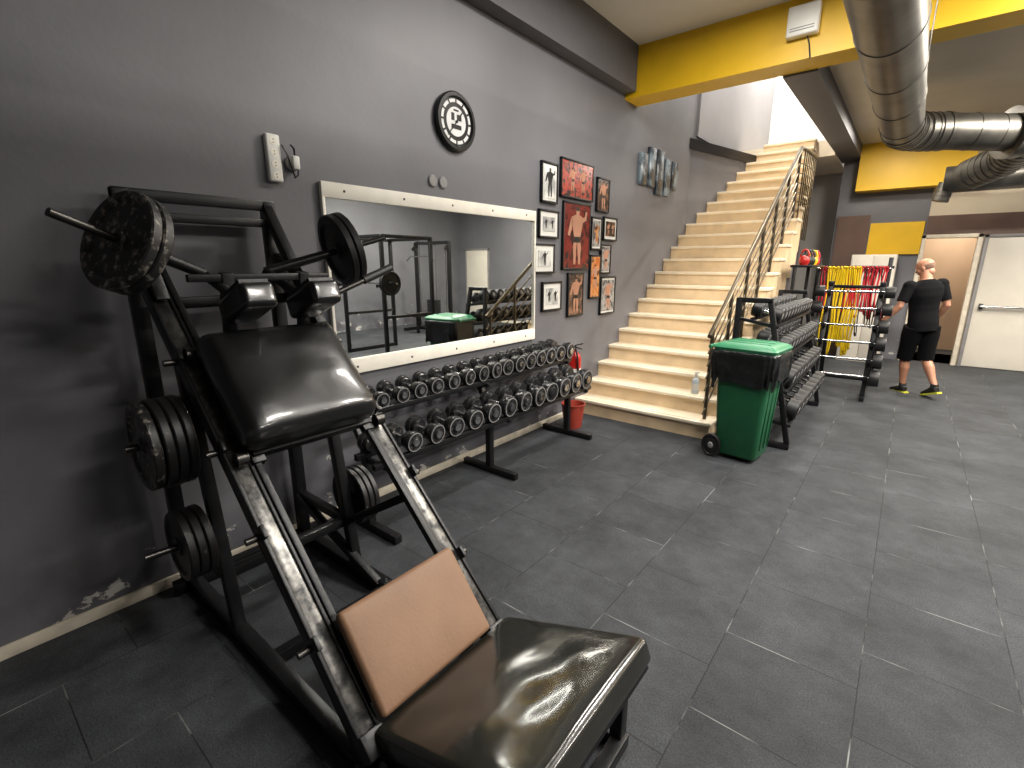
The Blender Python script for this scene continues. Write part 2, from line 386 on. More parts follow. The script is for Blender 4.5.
# ---------------------------------------------------------------- clock
def clock():
    e=empty('wall_clock'); c=(.0,2.77,2.67)
    b=MB('case'); b.lathe([(0,.002),(.19,.002),(.2,.012),(.2,.035),(.19,.045),(.168,.045),(.162,.035),(.162,.028),(0,.028)],c,(1,0,0),'blk',48); b.done(e)
    f=MB('dial'); f.lathe([(.128,.0285),(.15,.0285),(.15,.031),(.128,.031),(.128,.0285)],c,(1,0,0),'clockface',48)
    f.lathe([(.0,.029),(.098,.029),(.098,.031),(.0,.031)],c,(1,0,0),'clockface',32)
    for i in range(12):
        an=i*math.pi/6; p=V((.031,c[1]+.139*math.sin(an),c[2]+.139*math.cos(an)))
        f.box(p,(.003,.014,.022),'blk',rot=Matrix.Rotation(-an,3,'X'))
    for yy,zz,w,h in ((-.035,.03,.03,.05),(.03,.03,.045,.04),(0,-.035,.1,.03),(0,.075,.05,.012)):
        f.box((.032,c[1]+yy,c[2]+zz),(.003,w,h),'blk')
    f.done(e)
    y,z=c[1],c[2]
    h=MB('hands'); h.beam((.036,y,z),(.036,y+.06,z+.07),.003,.01,'blk',0); h.beam((.038,y,z),(.038,y-.09,z-.1),.003,.007,'blk',0); h.cyl((.028,y,z),(.042,y,z),.01,'blk',12); h.done(e)
clock()
# ---------------------------------------------------------------- power strip + charger
def strip():
    e=empty('power_strip'); b=MB('body'); b.box((.022,1.38,2.21),(.04,.075,.24),'white',bevel=.01,seg=3)
    for k in range(4):
        z=2.12+k*.058; b.cyl((.041,1.38,z),(.044,1.38,z),.021,'cream',20); b.cyl((.0435,1.38,z-.008),(.045,1.38,z-.008),.003,'blk',8); b.cyl((.0435,1.38,z+.008),(.045,1.38,z+.008),.003,'blk',8)
    b.done(e)
    c=MB('charger_plug'); c.box((.04,1.49,2.20),(.05,.04,.07),'white',bevel=.008); c.cyl((.003,1.49,2.2),(.02,1.49,2.2),.04,'grey',24); c.done(e)
    w=MB('cable'); w.tube([(.05,1.42,2.28),(.06,1.44,2.24),(.06,1.46,2.17),(.05,1.48,2.12),(.05,1.5,2.14),(.05,1.5,2.17)],.005,'blk',8); w.tube([(.05,1.49,2.23),(.055,1.485,2.27),(.05,1.47,2.29)],.006,'blk',8); w.done(e)
strip()
for y in (2.54,2.64):
    solo('wall_socket_cover',lambda b:b.lathe([(0,.001),(.04,.001),(.042,.008),(.036,.016),(0,.018)],(0,y,2.24),(1,0,0),'grey',28))
# ---------------------------------------------------------------- picture frames
def pmat(name,a,b_,c,scale):
    m,nt,b=new_mat(name); N=nt.nodes; L=nt.links
    tc=N.new('ShaderNodeTexCoord'); nz=N.new('ShaderNodeTexNoise'); nz.inputs['Scale'].default_value=scale; nz.inputs['Detail'].default_value=3
    L.new(tc.outputs['Object'],nz.inputs['Vector']); cr=N.new('ShaderNodeValToRGB'); cr.color_ramp.elements[0].position=.38; cr.color_ramp.elements[0].color=lin(a)
    cr.color_ramp.elements[1].position=.64; cr.color_ramp.elements[1].color=lin(c); x=cr.color_ramp.elements.new(.5); x.color=lin(b_)
    L.new(nz.outputs['Fac'],cr.inputs['Fac']); L.new(cr.outputs['Color'],b.inputs['Base Color']); b.inputs['Roughness'].default_value=.25
    return m
P={'bw':pmat('photo_print_mono',(225,225,220),(200,200,196),(150,150,150),6),
'dark':pmat('photo_print_dark',(22,20,22),(70,50,42),(130,96,76),9),
'red':pmat('photo_print_red',(70,18,16),(120,32,26),(44,20,20),8),
'brown':pmat('photo_print_brown',(40,20,18),(170,60,44),(60,36,30),14),
'orange':pmat('photo_print_orange',(180,90,36),(200,140,84),(90,50,30),10),
'grey':pmat('photo_print_grey',(110,110,112),(160,158,156),(70,70,74),12)}
FR=[(3.86,4.13,2.22,2.58,'bw',.02,'f'),(4.18,4.80,2.30,2.66,'brown',0,'g'),(4.89,5.17,2.22,2.57,'dark',0,'f'),(3.83,4.16,1.90,2.16,'bw',.045,'g'),
(4.24,4.77,1.60,2.27,'red',0,'f'),(4.80,5.03,1.81,2.16,'grey',.02,'f'),(5.07,5.39,1.92,2.18,'dark',.03,'g'),(3.76,4.10,1.57,1.85,'bw',.045,'f'),
(5.03,5.27,1.55,1.88,'grey',.01,'f'),(4.80,5.03,1.28,1.76,'orange',0,'f'),(4.36,4.67,1.11,1.57,'dark',0,'f'),(3.90,4.24,1.20,1.49,'bw',.045,'g'),(5.06,5.42,1.08,1.52,'grey',.02,'f')]
def figure(b,y,z,h,m):
    def q(pts,mm=None,x=.0262): b.prism([(x,y+px*h,z+pz*h) for px,pz in pts],(.0006,0,0),mm or m)
    q([(-.05,.37),(.05,.37),(.06,.43),(.05,.49),(-.05,.49),(-.06,.43)])
    q([(-.2,.33),(-.08,.37),(.08,.37),(.2,.33),(.17,.2),(.1,-.02),(-.1,-.02),(-.17,.2)])
    q([(-.11,-.02),(0,-.02),(-.02,-.2),(-.04,-.48),(-.1,-.48),(-.13,-.2)]); q([(0,-.02),(.11,-.02),(.14,-.2),(.12,-.48),(.06,-.48),(.02,-.2)])
    q([(-.2,.33),(-.15,.25),(-.2,.1),(-.26,.0),(-.31,.03),(-.26,.2)]); q([(.2,.33),(.17,.24),(.3,.3),(.32,.44),(.27,.44),(.25,.36)])
    if m=='skin':
        q([(-.12,-.1),(.12,-.1),(.1,.0),(-.1,.0)],'blk',.027); q([(-.06,.44),(.06,.44),(.05,.5),(-.05,.5)],'blk',.027)
for i,(y0,y1,z0,z1,k,mt,fg) in enumerate(FR):
    e=empty('picture_frame'); b=MB('frame'); w=.02
    b.bb((.002,y0,z0),(.03,y0+w,z1),'blk',.003); b.bb((.002,y1-w,z0),(.03,y1,z1),'blk',.003); b.bb((.002,y0,z0),(.03,y1,z0+w),'blk',.003); b.bb((.002,y0,z1-w),(.03,y1,z1),'blk',.003); b.done(e)
    p=MB('print'); p.bb((.002,y0+.01,z0+.01),(.02,y1-.01,z1-.01),'white'); m2=mt+.02
    p.bb((.02,y0+m2,z0+m2),(.0255,y1-m2,z1-m2),P[k]); cy=(y0+y1)/2; cz=(z0+z1)/2
    H=min((z1-z0)-2*m2,(y1-y0-2*m2)*1.5)*.92
    if fg=='f': figure(p,cy,cz,H,'skin' if k in('red','orange','dark') else ('blk' if k=='bw' else P['orange'] if i%2 else 'skin'))
    else:
        for s in (-1,1): figure(p,cy+s*(y1-y0)*.16,cz,H*.75,'skin' if k in('brown','dark') else 'blk' if k=='bw' else 'grey')
    p.done(e,smooth=False)
artm=pmat('canvas_art_blue',(120,136,146),(56,66,76),(28,32,38),5)
def art():
    e=empty('canvas_art')
    for k,(dy,w,h,dz) in enumerate(((-.5,.2,.36,-.02),(-.25,.2,.46,.03),(0,.22,.54,0),(.26,.2,.46,-.03),(.5,.2,.36,.02))):
        b=MB('panel_%d'%(k+1)); b.box((.02,6.5+dy,2.82+dz),(.035,w,h),artm,bevel=.004); b.done(e)
art()
# ---------------------------------------------------------------- weight plate
def plate(b,p,ax,R=.17,t=.035,m='plate',n=1,gap=.004):
    ax=V(ax).normalized()
    for k in range(n):
        q=V(p)+ax*(k*(t+gap))
        pr=[(.016,-t*.55),(.036,-t*.55),(.042,-t*.3),(R*.42,-t*.22),(R*.78,-t*.22),(R*.84,-t*.5),(R*.97,-t*.5),(R,-t*.35),(R,t*.35),(R*.97,t*.5),(R*.84,t*.5),(R*.78,t*.22),(R*.42,t*.22),(.042,t*.3),(.036,t*.55),(.016,t*.55),(.016,-t*.55)]
        b.lathe(pr,q,ax,m,48)
# ---------------------------------------------------------------- hack squat machine
def hack():
    e=empty('hack_squat_machine'); yl,yr=.67,1.28; yc=.975
    SUM=1.82
    s=V((1,0,-1)).normalized(); n=V((1,0,1)).normalized()
    R=Matrix((s,V((0,1,0)),n)).transposed()
    def rp(x,y,off=0): return V((x,y,SUM-x))+n*off
    f=MB('rear_frame')
    for y in (.65,1.28):
        f.beam((.1,y,.0),(.1,y,1.97),.06,.06,'blkworn')
    f.beam((.1,.62,1.95),(.1,1.31,1.95),.05,.05,'blk'); f.beam((.13,.65,1.86),(.13,1.28,1.86),.04,.04,'blk')
    f.beam((.1,.65,1.0),(.1,1.28,1.0),.05,.05,'blk')
    f.beam((.1,1.27,1.95),(.52,1.28,1.36),.05,.05,'blk'); f.beam((.1,.66,1.95),(.36,.67,1.5),.05,.05,'blk')
    f.beam((.1,.58,.035),(.1,1.38,.035),.06,.06,'blkworn')
    for y in (yl,yr):
        f.beam((.1,y,.035),(1.72,y,.035),.06,.06,'blkworn')
        f.beam((.66,y,.05),(.46,y,1.32),.05,.05,'blk')
        f.beam((.1,y,.30),(.60,y,.30),.045,.045,'blk')
        if y==yr: f.beam((.62,y,.30),(1.15,y,.62),.04,.04,'blk')
    f.beam((.95,yl,.035),(.95,yr,.035),.05,.05,'blk'); f.beam((1.66,.6,.035),(1.66,1.35,.035),.06,.06,'blk')
    f.beam((.6,yl,.3),(.6,yr,.3),.045,.045,'blk'); f.beam((.12,yr-.02,.3),(.9,yr-.02,.04),.04,.04,'blk')
    f.done(e)
    g=MB('guide_rails')
    for y,sg in ((yl,-1),(yr,1)):
        g.beam(rp(.14,y),rp(1.70,y),.055,.05,'railworn',up=n)
        g.beam(rp(.14,y+sg*.034),rp(1.70,y+sg*.034),.014,.066,'blk',up=n,bevel=.003); g.beam(rp(.14,y-sg*.034),rp(1.70,y-sg*.034),.014,.066,'blk',up=n,bevel=.003)
        g.beam(rp(.2,y-sg*.055,.03),rp(1.6,y-sg*.055,.03),.025,.022,'blk',up=n)
        for x in (.55,.86,1.12,1.42):
            q=rp(x,y); g.cyl(q+V((0,sg*.0,0)),q+V((0,sg*.085,0)),.013,'darksteel',16); g.box(q+V((0,sg*.035,0))+n*.035,(.05,.016,.05),'blk',rot=R,bevel=.003)
        g.box(rp(.17,y),(.06,.08,.12),'blk',rot=R,bevel=.005); g.box(rp(1.67,y),(.08,.08,.10),'blk',rot=R,bevel=.005)
    g.beam(rp(.3,yl,-.05),rp(.3,yr,-.05),.05,.05,'blk')
    g.beam(rp(1.5,yl,-.03),rp(1.5,yr,-.03),.05,.05,'blk')
    g.done(e)
    c=MB('sled'); X0=.745
    pc=V((X0-.01,yc-.02,SUM-X0+.01))+n*.135
    for y in (yl+.06,yr-.06): c.beam(V((X0,y,SUM-X0))-s*.29+n*.035,V((X0,y,SUM-X0))+s*.27+n*.035,.05,.04,'blk',up=n)
    for k in (-.27,-.1,.22): c.beam(V((X0,yl+.04,SUM-X0))+s*k+n*.05,V((X0,yr-.04,SUM-X0))+s*k+n*.05,.05,.045,'blk',up=n)
    for y in (yl,yr):
        for k in (-.26,.24):
            q=V((X0,y,SUM-X0))+s*k+n*.060; c.cyl(q+V((0,-.02,0)),q+V((0,.02,0)),.028,'darksteel',20)
    ta=V((X0,0,SUM-X0))-s*.25
    for y in (.82,1.14):
        a=V((ta.x,y,ta.z))+n*.05; c.beam(a,V((.66,y,1.62)),.045,.04,'blk')
    c.beam((.655,.68,1.6),(.655,1.26,1.6),.03,.03,'blk')
    c.done(e)
    h=MB('weight_horns')
    hb,ht=V((.60,.76,1.617)),V((.76,.31,1.805)); h.cyl(hb,ht,.0135,'darksteel'); h.cyl(hb,hb.lerp(ht,.4),.022,'blk')
    h.cyl(hb,V((.76,.86,1.47)),.02,'blk')
    rb,rt=V((.50,1.05,1.62)),V((.605,1.64,1.79)); h.cyl(rb,rt,.0135,'darksteel'); h.cyl(rb,rb.lerp(rt,.45),.022,'blk'); h.cyl(rb,V((.72,1.12,1.5)),.02,'blk')
    h.cyl((.8,1.14,1.5),(.80,1.50,1.63),.013,'darksteel'); h.cyl((.80,1.36,1.58),(.80,1.52,1.637),.019,'rubber')
    h.done(e)
    pd=MB('back_pad'); pd.cushion(pc,(.52,.57,.13),'vinyl',rot=R,r=.05,dome=.035,wr=.006); pd.box(pc-n*.07,(.46,.48,.016),'blk',rot=R)
    pd.done(e,sharp=60)
    sp=MB('shoulder_pads')
    for y in (.85,1.13):
        q=V((.75,y,1.50)); r2=R@Matrix.Rotation(math.radians(24),3,'Y')
        sp.cushion(q,(.10,.135,.25),'vinyl',rot=r2,r=.02,dome=.008)
        sp.box(q-(r2@V((.057,0,0))),(.015,.11,.21),'blk',rot=r2)
    sp.done(e,sharp=60)
    fp=MB('foot_platform'); an=math.radians(21); R3=Matrix.Rotation(-an,3,'Y')
    fc=V((2.00,1.01,.285)); fp.cushion(fc,(.66,.68,.09),'vinylold',rot=R3,r=.025,dome=.012,wr=.012,seed=3)
    fp.box(fc-(R3@V((0,0,.055))),(.62,.64,.018),'blk',rot=R3)
    fp.done(e,sharp=60)
    ff=MB('platform_frame')
    for y in (.76,1.28):
        ff.beam((1.68,y,.07),(2.28,y,.29),.04,.04,'blkworn'); ff.beam((1.7,y,.035),(2.26,y,.035),.05,.05,'blkworn'); ff.beam((2.24,y,.04),(2.24,y,.27),.045,.045,'blk')
    ff.beam((2.25,.74,.035),(2.25,1.30,.035),.05,.05,'blk'); ff.beam((2.25,.76,.28),(2.25,1.28,.28),.04,.04,'blk'); ff.done(e)
    bp=MB('tan_cushion'); R4=R@Matrix.Rotation(math.radians(6),3,'Y'); bp.cushion((1.575,.965,.365),(.36,.52,.05),'brownvinyl',rot=R4,r=.018,dome=.008); bp.done(e,sharp=60)
    st=MB('storage_horns')
    st.cyl((.52,.67,.94),(.52,.42,.95),.014,'darksteel'); st.cyl((.585,.67,.5),(.585,.40,.51),.014,'darksteel')
    st.cyl((.56,1.28,.40),(.56,1.46,.41),.014,'darksteel'); st.done(e)
    A=MB('loaded_plates')
    ax=(ht-hb).normalized(); plate(A,hb+ax*.27,ax,.175,.036,'plate',2)
    ax2=(rt-rb).normalized(); plate(A,rb+ax2*.36,ax2,.175,.036,'plate2',2); A.done(e)
    B=MB('stored_plates'); plate(B,(.52,.60,.945),(0,-1,0),.185,.034,'plate2',3); plate(B,(.52,.483,.945),(0,-1,0),.18,.034,'plate',1); plate(B,(.585,.60,.505),(0,-1,0),.15,.032,'plate2',3)
    plate(B,(.56,1.34,.405),(0,1,0),.16,.03,'plate2',3); B.done(e)
hack()
# ---------------------------------------------------------------- dumbbell racks
def dumbbell(b,c,ax,r,L,m='dbiron',seg=28):
    ax=V(ax).normalized(); h=L/2; w=L*.33
    for sg in (-1,1):
        pr=[(.012,h-w),(r*.8,h-w),(r*.84,h-w+.006),(r*.84,h-w*.62),(r*.97,h-w*.6),(r,h-w*.55),(r,h-w*.2),(r*.95,h-w*.14),(r*.5,h-w*.14),(r*.46,h-w*.02),(r*.40,h),(0,h)]
        b.lathe(pr,V(c),ax*sg,m,seg)
        b.lathe([(r*.30,h),(r*.36,h),(r*.36,h+.003),(r*.12,h+.003),(0,h+.001)],V(c),ax*sg,'chrome',20)
        b.lathe([(r*.84,h-w*.145),(r*.93,h-w*.145),(r*.93,h-w*.11),(r*.84,h-w*.11)],V(c),ax*sg,'grey',seg)
    b.cyl(V(c)-ax*(h-w),V(c)+ax*(h-w),.014,'chrome',16)
def rack1():
    e=empty('dumbbell_rack'); b=MB('frame')
    for y in (1.60,2.75,3.91):
        b.beam((.06,y,.03),(.62,y,.03),.05,.05,'blk'); b.beam((.34,y,.05),(.34,y,.62),.05,.05,'blk'); b.beam((.34,y,.55),(.2,y,.78),.045,.045,'blk')
        b.beam((.08,y,.73),(.34,y,.73),.03,.03,'blk'); b.beam((.30,y,.48),(.56,y,.48),.03,.03,'blk')
    for x,z in ((.12,.765),(.30,.75),(.35,.515),(.53,.50)):
        b.beam((x,1.52,z),(x,4.0,z),.035,.04,'blk')
    b.done(e)
    d=MB('dumbbells'); n=16
    for i in range(n):
        r=.05+.03*i/n; y=1.62+i*(3.93-1.62)/(n-1); dumbbell(d,(.21,y,.775+r),(1,random.uniform(-.1,.1),-.08),r,.25+.04*i/n)
    n=13
    for i in range(n):
        r=.062+.036*i/n; dumbbell(d,(.44,1.62+(3.86-1.62)*(i/(n-1)),.525+r),(1,random.uniform(-.1,.1),-.08),r,.26+.06*i/n)
    d.done(e)
rack1()
def hexdb(b,c,ax,r,L):
    ax=V(ax).normalized(); h=L/2; w=L*.34
    for sg in (-1,1):
        b.lathe([(0,h-w),(r*.9,h-w),(r,h-w+.01),(r,h-.012),(r*.86,h),(r*.5,h),(r*.45,h-.003),(0,h-.003)],V(c),ax*sg,'rubber',28)
        b.lathe([(0,h-.002),(r*.4,h-.002),(r*.4,h+.002),(0,h+.002)],V(c),ax*sg,'grey',20)
        b.lathe([(r*.7,h-.002),(r*.8,h-.002),(r*.8,h+.001),(r*.7,h+.001)],V(c),ax*sg,'darksteel',24)
    b.cyl(V(c)-ax*(h-w),V(c)+ax*(h-w),.015,'chrome',14)
def rack2():
    e=empty('round_dumbbell_rack'); b=MB('frame'); y0,y1=4.82,6.65
    for y in (y0,y1):
        b.beam((1.58,y,.03),(2.16,y,.03),.05,.05,'blk'); b.beam((1.60,y,.03),(1.60,y,1.36),.05,.05,'blk'); b.beam((2.14,y,.05),(1.86,y,1.34),.045,.045,'blk'); b.beam((1.60,y,1.34),(1.88,y,1.34),.045,.045,'blk')
    tiers=((2.02,.26),(1.96,.56),(1.90,.86),(1.82,1.14))
    d=MB('round_dumbbells')
    for k,(x,z) in enumerate(tiers):
        for dx in (-.1,.1): b.beam((x+dx,y0,z-dx*.25),(x+dx,y1,z-dx*.25),.03,.03,'blk')
        for y in (y0,y1): b.beam((1.61,y,z+.03),(x+.13,y,z-.03),.03,.03,'blk')
        r=.098-.009*k; n=int((y1-y0-.06)/(2*r+.012))
        for i in range(n):
            y=y0+.06+r+(y1-y0-.12-2*r)*i/(n-1); hexdb(d,(x,y,z+r+.018),(1,0,-.25),r,.32-.02*k)
    b.done(e); d.done(e)
rack2()
def rack3():
    e=empty('barbell_rack'); b=MB('frame')
    for x in (2.0,2.54):
        b.beam((x,7.2,.03),(x,8.1,.03),.05,.05,'blk'); b.beam((x,7.28,.04),(x,7.62,1.42),.05,.05,'blk'); b.beam((x,8.02,.04),(x,7.68,1.42),.05,.05,'blk'); b.box((x,7.65,1.42),(.06,.16,.05),'blk',bevel=.005)
    b.beam((2.0,7.65,.2),(2.54,7.65,.2),.04,.04,'blk'); b.beam((2.0,7.65,1.38),(2.54,7.65,1.38),.04,.04,'blk')
    d=MB('barbells')
    for k in range(6):
        z=.30+k*.205; y=7.24+.34*(z/1.42)-.05
        for x in (2.0,2.54): b.box((x,y+.02,z-.03),(.05,.1,.012),'blk'); b.box((x,y-.03,z-.01),(.05,.012,.04),'blk')
        d.cyl((1.86,y,z),(2.68,y,z),.014,'chrome'); r=.10-.006*k
        for x in (1.90,2.63):
            d.lathe([(0,-.05),(r*.95,-.05),(r,-.04),(r,.04),(r*.95,.05),(r*.4,.05),(r*.38,.045),(0,.045)],(x,y,z),(1,0,0),'rubber',28)
            d.lathe([(r*.2,.046),(r*.36,.046),(r*.36,.05),(r*.2,.05)],(x,y,z),(1,0,0),'grey',20)
    b.done(e); d.done(e)
rack3()
def bands():
    e=empty('resistance_band_stand'); b=MB('stand')
    for x in (1.72,2.55): b.beam((x,8.5,0),(x,8.5,1.75),.05,.05,'blk'); b.beam((x,8.25,.025),(x,8.75,.025),.05,.05,'blk')
    b.beam((1.7,8.5,1.62),(2.6,8.5,1.62),.04,.04,'blk')
    b.cyl((1.72,8.38,1.60),(2.58,8.38,1.60),.012,'chrome'); 
    for x in (1.75,2.55): b.beam((x,8.38,1.6),(x,8.5,1.6),.025,.025,'blk')
    b.done(e)
    def band(name,xs,L,m,w):
        t=MB(name)
        for x in xs:
            pts=[]
            l=L*random.uniform(.85,1.08); hw=random.uniform(.014,.024); N_=36; ph=random.uniform(0,6)
            for k in range(N_):
                a=2*math.pi*k/N_; ca=math.cos(a); ca=math.copysign(abs(ca)**.4,ca)
                zz=1.625-l/2+l/2*math.sin(a)
                pts.append((x+hw*ca+.012*math.sin(zz*7+ph),8.38+random.uniform(-.004,.004)+.012*math.sin(3*a),zz))
            t.tube(pts,w,m,8,closed=True,ry=w*.45)
        t.done(e)
    band('red_bands',[2.2,2.24,2.28,2.32,2.36,2.40,2.44,2.48,2.52,1.80,1.84,2.12,2.17],.68,'redband',.02)
    band('yellow_bands',[1.88,1.92,1.96,2.0,2.04,2.08,2.12,2.16,2.20,2.24],1.2,'yellowband',.028)
    band('black_bands',[1.77,1.83,2.29,2.38,2.46],.95,'rubber',.016)
bands()
def shelf():
    e=empty('kettlebell_shelf'); b=MB('shelf_board'); b.bb((1.60,7.0,1.62),(1.84,8.1,1.65),'blk',.004)
    for y in (7.03,8.07): b.beam((1.65,y,0),(1.65,y,1.63),.04,.04,'blk')
    b.done(e)
    for k,(y,m) in enumerate(((7.1,'red'),(7.32,'rubber'),(7.55,'rubber'),(7.78,'yellowband'),(7.98,'redband'))):
        c=MB('kettlebell_%d'%(k+1)); R=.06
        c.lathe([(0,0),(R*.7,0),(R,R*.6),(R,R*1.1),(R*.7,R*1.7),(R*.3,R*1.9),(0,R*1.95)],(1.73,y,1.65),(0,0,1),m,24)
        c.tube([(1.73+.045*math.cos(a),y,1.65+R*1.6+.09*math.sin(a)) for a in [math.pi*j/10 for j in range(11)]],.012,m,10); c.done(e)
shelf()
def cab():
    e=empty('white_cabinet'); dx=-.25; b=MB('carcass'); b.bb((2.2+dx,10.3,0),(2.82+dx,10.88,1.82),'door',.01); b.done(e)
    d=MB('doors'); d.bb((2.215+dx,10.28,.06),(2.505+dx,10.3,1.8),'door',.004); d.bb((2.515+dx,10.28,.06),(2.805+dx,10.3,1.8),'door',.004)
    for x in (2.48+dx,2.54+dx): d.cyl((x,10.25,.95),(x,10.25,1.1),.008,'chrome',10); d.cyl((x,10.25,.97),(x,10.285,.97),.006,'chrome',8); d.cyl((x,10.25,1.08),(x,10.285,1.08),.006,'chrome',8)
    d.done(e)
cab()
# ---------------------------------------------------------------- wheelie bin
def binn():
    e=empty('wheelie_bin'); cx,cy=0,0
    b=MB('body'); t=bmesh.new()
    def ring(z,sx,sy,r=.05,n=6,wob=0):
        out=[]
        for q,(ux,uy) in enumerate(((1,1),(-1,1),(-1,-1),(1,-1))):
            for k in range(n+1):
                a=math.pi/2*(q+k/n); x=ux*(sx-r)+r*math.cos(a); y=uy*(sy-r)+r*math.sin(a)
                w=1+wob*noise.noise(V((x*18,y*18,z*9)))
                out.append(t.verts.new((cx+x*w,cy+y*w,z)))
        return out
    def loft(rs,cap=True):
        for a,c in zip(rs,rs[1:]):
            n=len(a)
            for i in range(n): t.faces.new((a[i],a[(i+1)%n],c[(i+1)%n],c[i]))
        if cap: t.faces.new(rs[0][::-1]); t.faces.new(rs[-1])
    loft([ring(.04,.20,.19),ring(.06,.21,.20),ring(.5,.245,.225),ring(.86,.27,.24),ring(.865,.295,.262),ring(.93,.30,.265)])
    b.merge(t,'binc')
    for dy in (-.12,0,.12): b.beam((cx+.225,cy+dy,.12),(cx+.262,cy+dy,.75),.01,.012,'binc',.002)
    b.done(e)
    t=bmesh.new(); g=MB('bin_bag')
    def dense(z,sx,sy,amp,jag=0):
        o=[]; N_=180
        for k in range(N_):
            a=2*math.pi*k/N_; c,s_=math.cos(a),math.sin(a); p=.28
            x=sx*math.copysign(abs(c)**p,c); y=sy*math.copysign(abs(s_)**p,s_)
            w=1+amp*(.7*math.sin(k*.55+1.6*math.sin(k*.17)+z*8)+1.3*noise.noise(V((x*14,y*14,z*12))))
            o.append(t.verts.new((x*w,y*w,z+jag*noise.noise(V((k*.16,z,4.)))))) 
        return o
    rs=[dense(.950,.28,.245,0),dense(.962,.315,.278,.006,.01),dense(.95,.330,.292,.014,.01)]+[dense(.92-.034*j,.328-.003*j,.29-.003*j,.018+.008*j,.01+.016*j) for j in range(8)]
    for a,c in zip(rs,rs[1:]):
        n=len(a)
        for i in range(n): t.faces.new((a[i],a[(i+1)%n],c[(i+1)%n],c[i]))
    g.merge(t,'bag'); g.done(e,sharp=180)
    t=bmesh.new(); l=MB('lid')
    loft([ring(.955,.305,.27),ring(.985,.315,.28),ring(.995,.305,.27),ring(1.01,.28,.25),ring(1.025,.2,.17,r=.04)])
    l.merge(t,'lid')
    for dy in (-.14,0,.14): l.box((cx,cy+dy,1.020),(.42,.03,.02),'lid',bevel=.006)
    for dy in (-.13,.13): l.beam((cx-.30,cy+dy,.97),(cx-.38,cy+dy,.97),.03,.03,'lid')
    l.cyl((cx-.37,cy-.2,.97),(cx-.37,cy+.2,.97),.016,'lid')
    l.done(e)
    w=MB('wheels')
    for dy in (-.23,.23):
        w.lathe([(.03,-.02),(.06,-.02),(.062,-.012),(.08,-.012),(.085,-.024),(.1,-.024),(.105,-.015),(.105,.015),(.1,.024),(.085,.024),(.08,.012),(.062,.012),(.06,.02),(.03,.02),(.03,-.02)],(cx-.24,cy+dy,.105),(0,1,0),'rubber',28)
        w.lathe([(0,-.03),(.02,-.03),(.03,-.02),(.03,.02),(.02,.03),(0,.03)],(cx-.24,cy+dy,.105),(0,1,0),'grey',20)
    w.cyl((cx-.24,cy-.24,.105),(cx-.24,cy+.24,.105),.012,'darksteel'); w.done(e)
    e.scale=(.80,.80,1.0); e.location=(1.85,4.40,0); e.rotation_euler=(0,0,math.radians(-6))
binn()
# ---------------------------------------------------------------- small items
def bottle(b):
    c=(1.22,4.98,2*RI); b.lathe([(0,.001),(.034,.001),(.037,.008),(.037,.13),(.03,.155),(.013,.17),(.013,.185),(0,.185)],c,(0,0,1),'bottle',24)
    b.cyl((c[0],c[1],c[2]+.18),(c[0],c[1],c[2]+.215),.014,'white',16); b.box((c[0]+.012,c[1],c[2]+.225),(.05,.018,.014),'white',bevel=.004); b.lathe([(.0375,.04),(.0378,.04),(.0378,.11),(.0375,.11)],c,(0,0,1),'white',24)
solo('sanitizer_bottle',bottle)
def ext():
    e=empty('fire_extinguisher'); c=V((.13,4.36,.30)); b=MB('cylinder'); b.lathe([(0,0),(.06,.0),(.07,.015),(.07,.38),(.06,.42),(.025,.455),(.025,.48),(0,.48)],c,(0,0,1),'red',32); b.lathe([(.0705,.14),(.0712,.14),(.0712,.28),(.0705,.28)],c,(0,0,1),'white',32); b.done(e)
    h=MB('valve_and_hose'); h.cyl(c+V((0,0,.47)),c+V((0,0,.52)),.016,'darksteel'); h.beam(c+V((0,0,.52)),c+V((.1,0,.55)),.02,.012,'blk'); h.beam(c+V((0,0,.505)),c+V((.09,0,.49)),.02,.01,'blk')
    h.tube([c+V((.01,-.02,.5)),c+V((.05,-.06,.49)),c+V((.07,-.06,.42)),c+V((.075,-.04,.25)),c+V((.075,-.03,.1))],.01,'rubber',10); h.done(e)
    k=MB('bracket'); k.bb((.001,4.33,.4),(.065,4.39,.6),'blk'); k.done(e)
ext()
def bucket(b):
    c=(.26,4.15,0); b.lathe([(0,.004),(.085,.004),(.09,0),(.12,.24),(.126,.245),(.126,.255),(.115,.255),(.112,.24),(.085,.02),(0,.02)],c,(0,0,1),'copper',36)
    b.tube([(c[0]+.122*math.cos(a),c[1]-.03,.24-.09*math.sin(a)) for a in [math.pi*j/12 for j in range(13)]],.004,'chrome',8)
solo('red_bucket',bucket)
def emerg():
    e=empty('emergency_light'); b=MB('housing'); b.box((1.72,5.42,3.74),(.25,.09,.24),'white',bevel=.015,seg=3); b.done(e)
    c=MB('grille'); 
    for k in range(2): c.box((1.72,5.373,3.66+k*.02),(.19,.005,.006),'grey')
    c.done(e)
    w=MB('cable'); w.tube([(1.76,5.44,3.62),(1.78,5.45,3.56),(1.79,5.45,3.5),(1.80,5.46,3.44)],.006,'blk',8); w.done(e)
emerg()
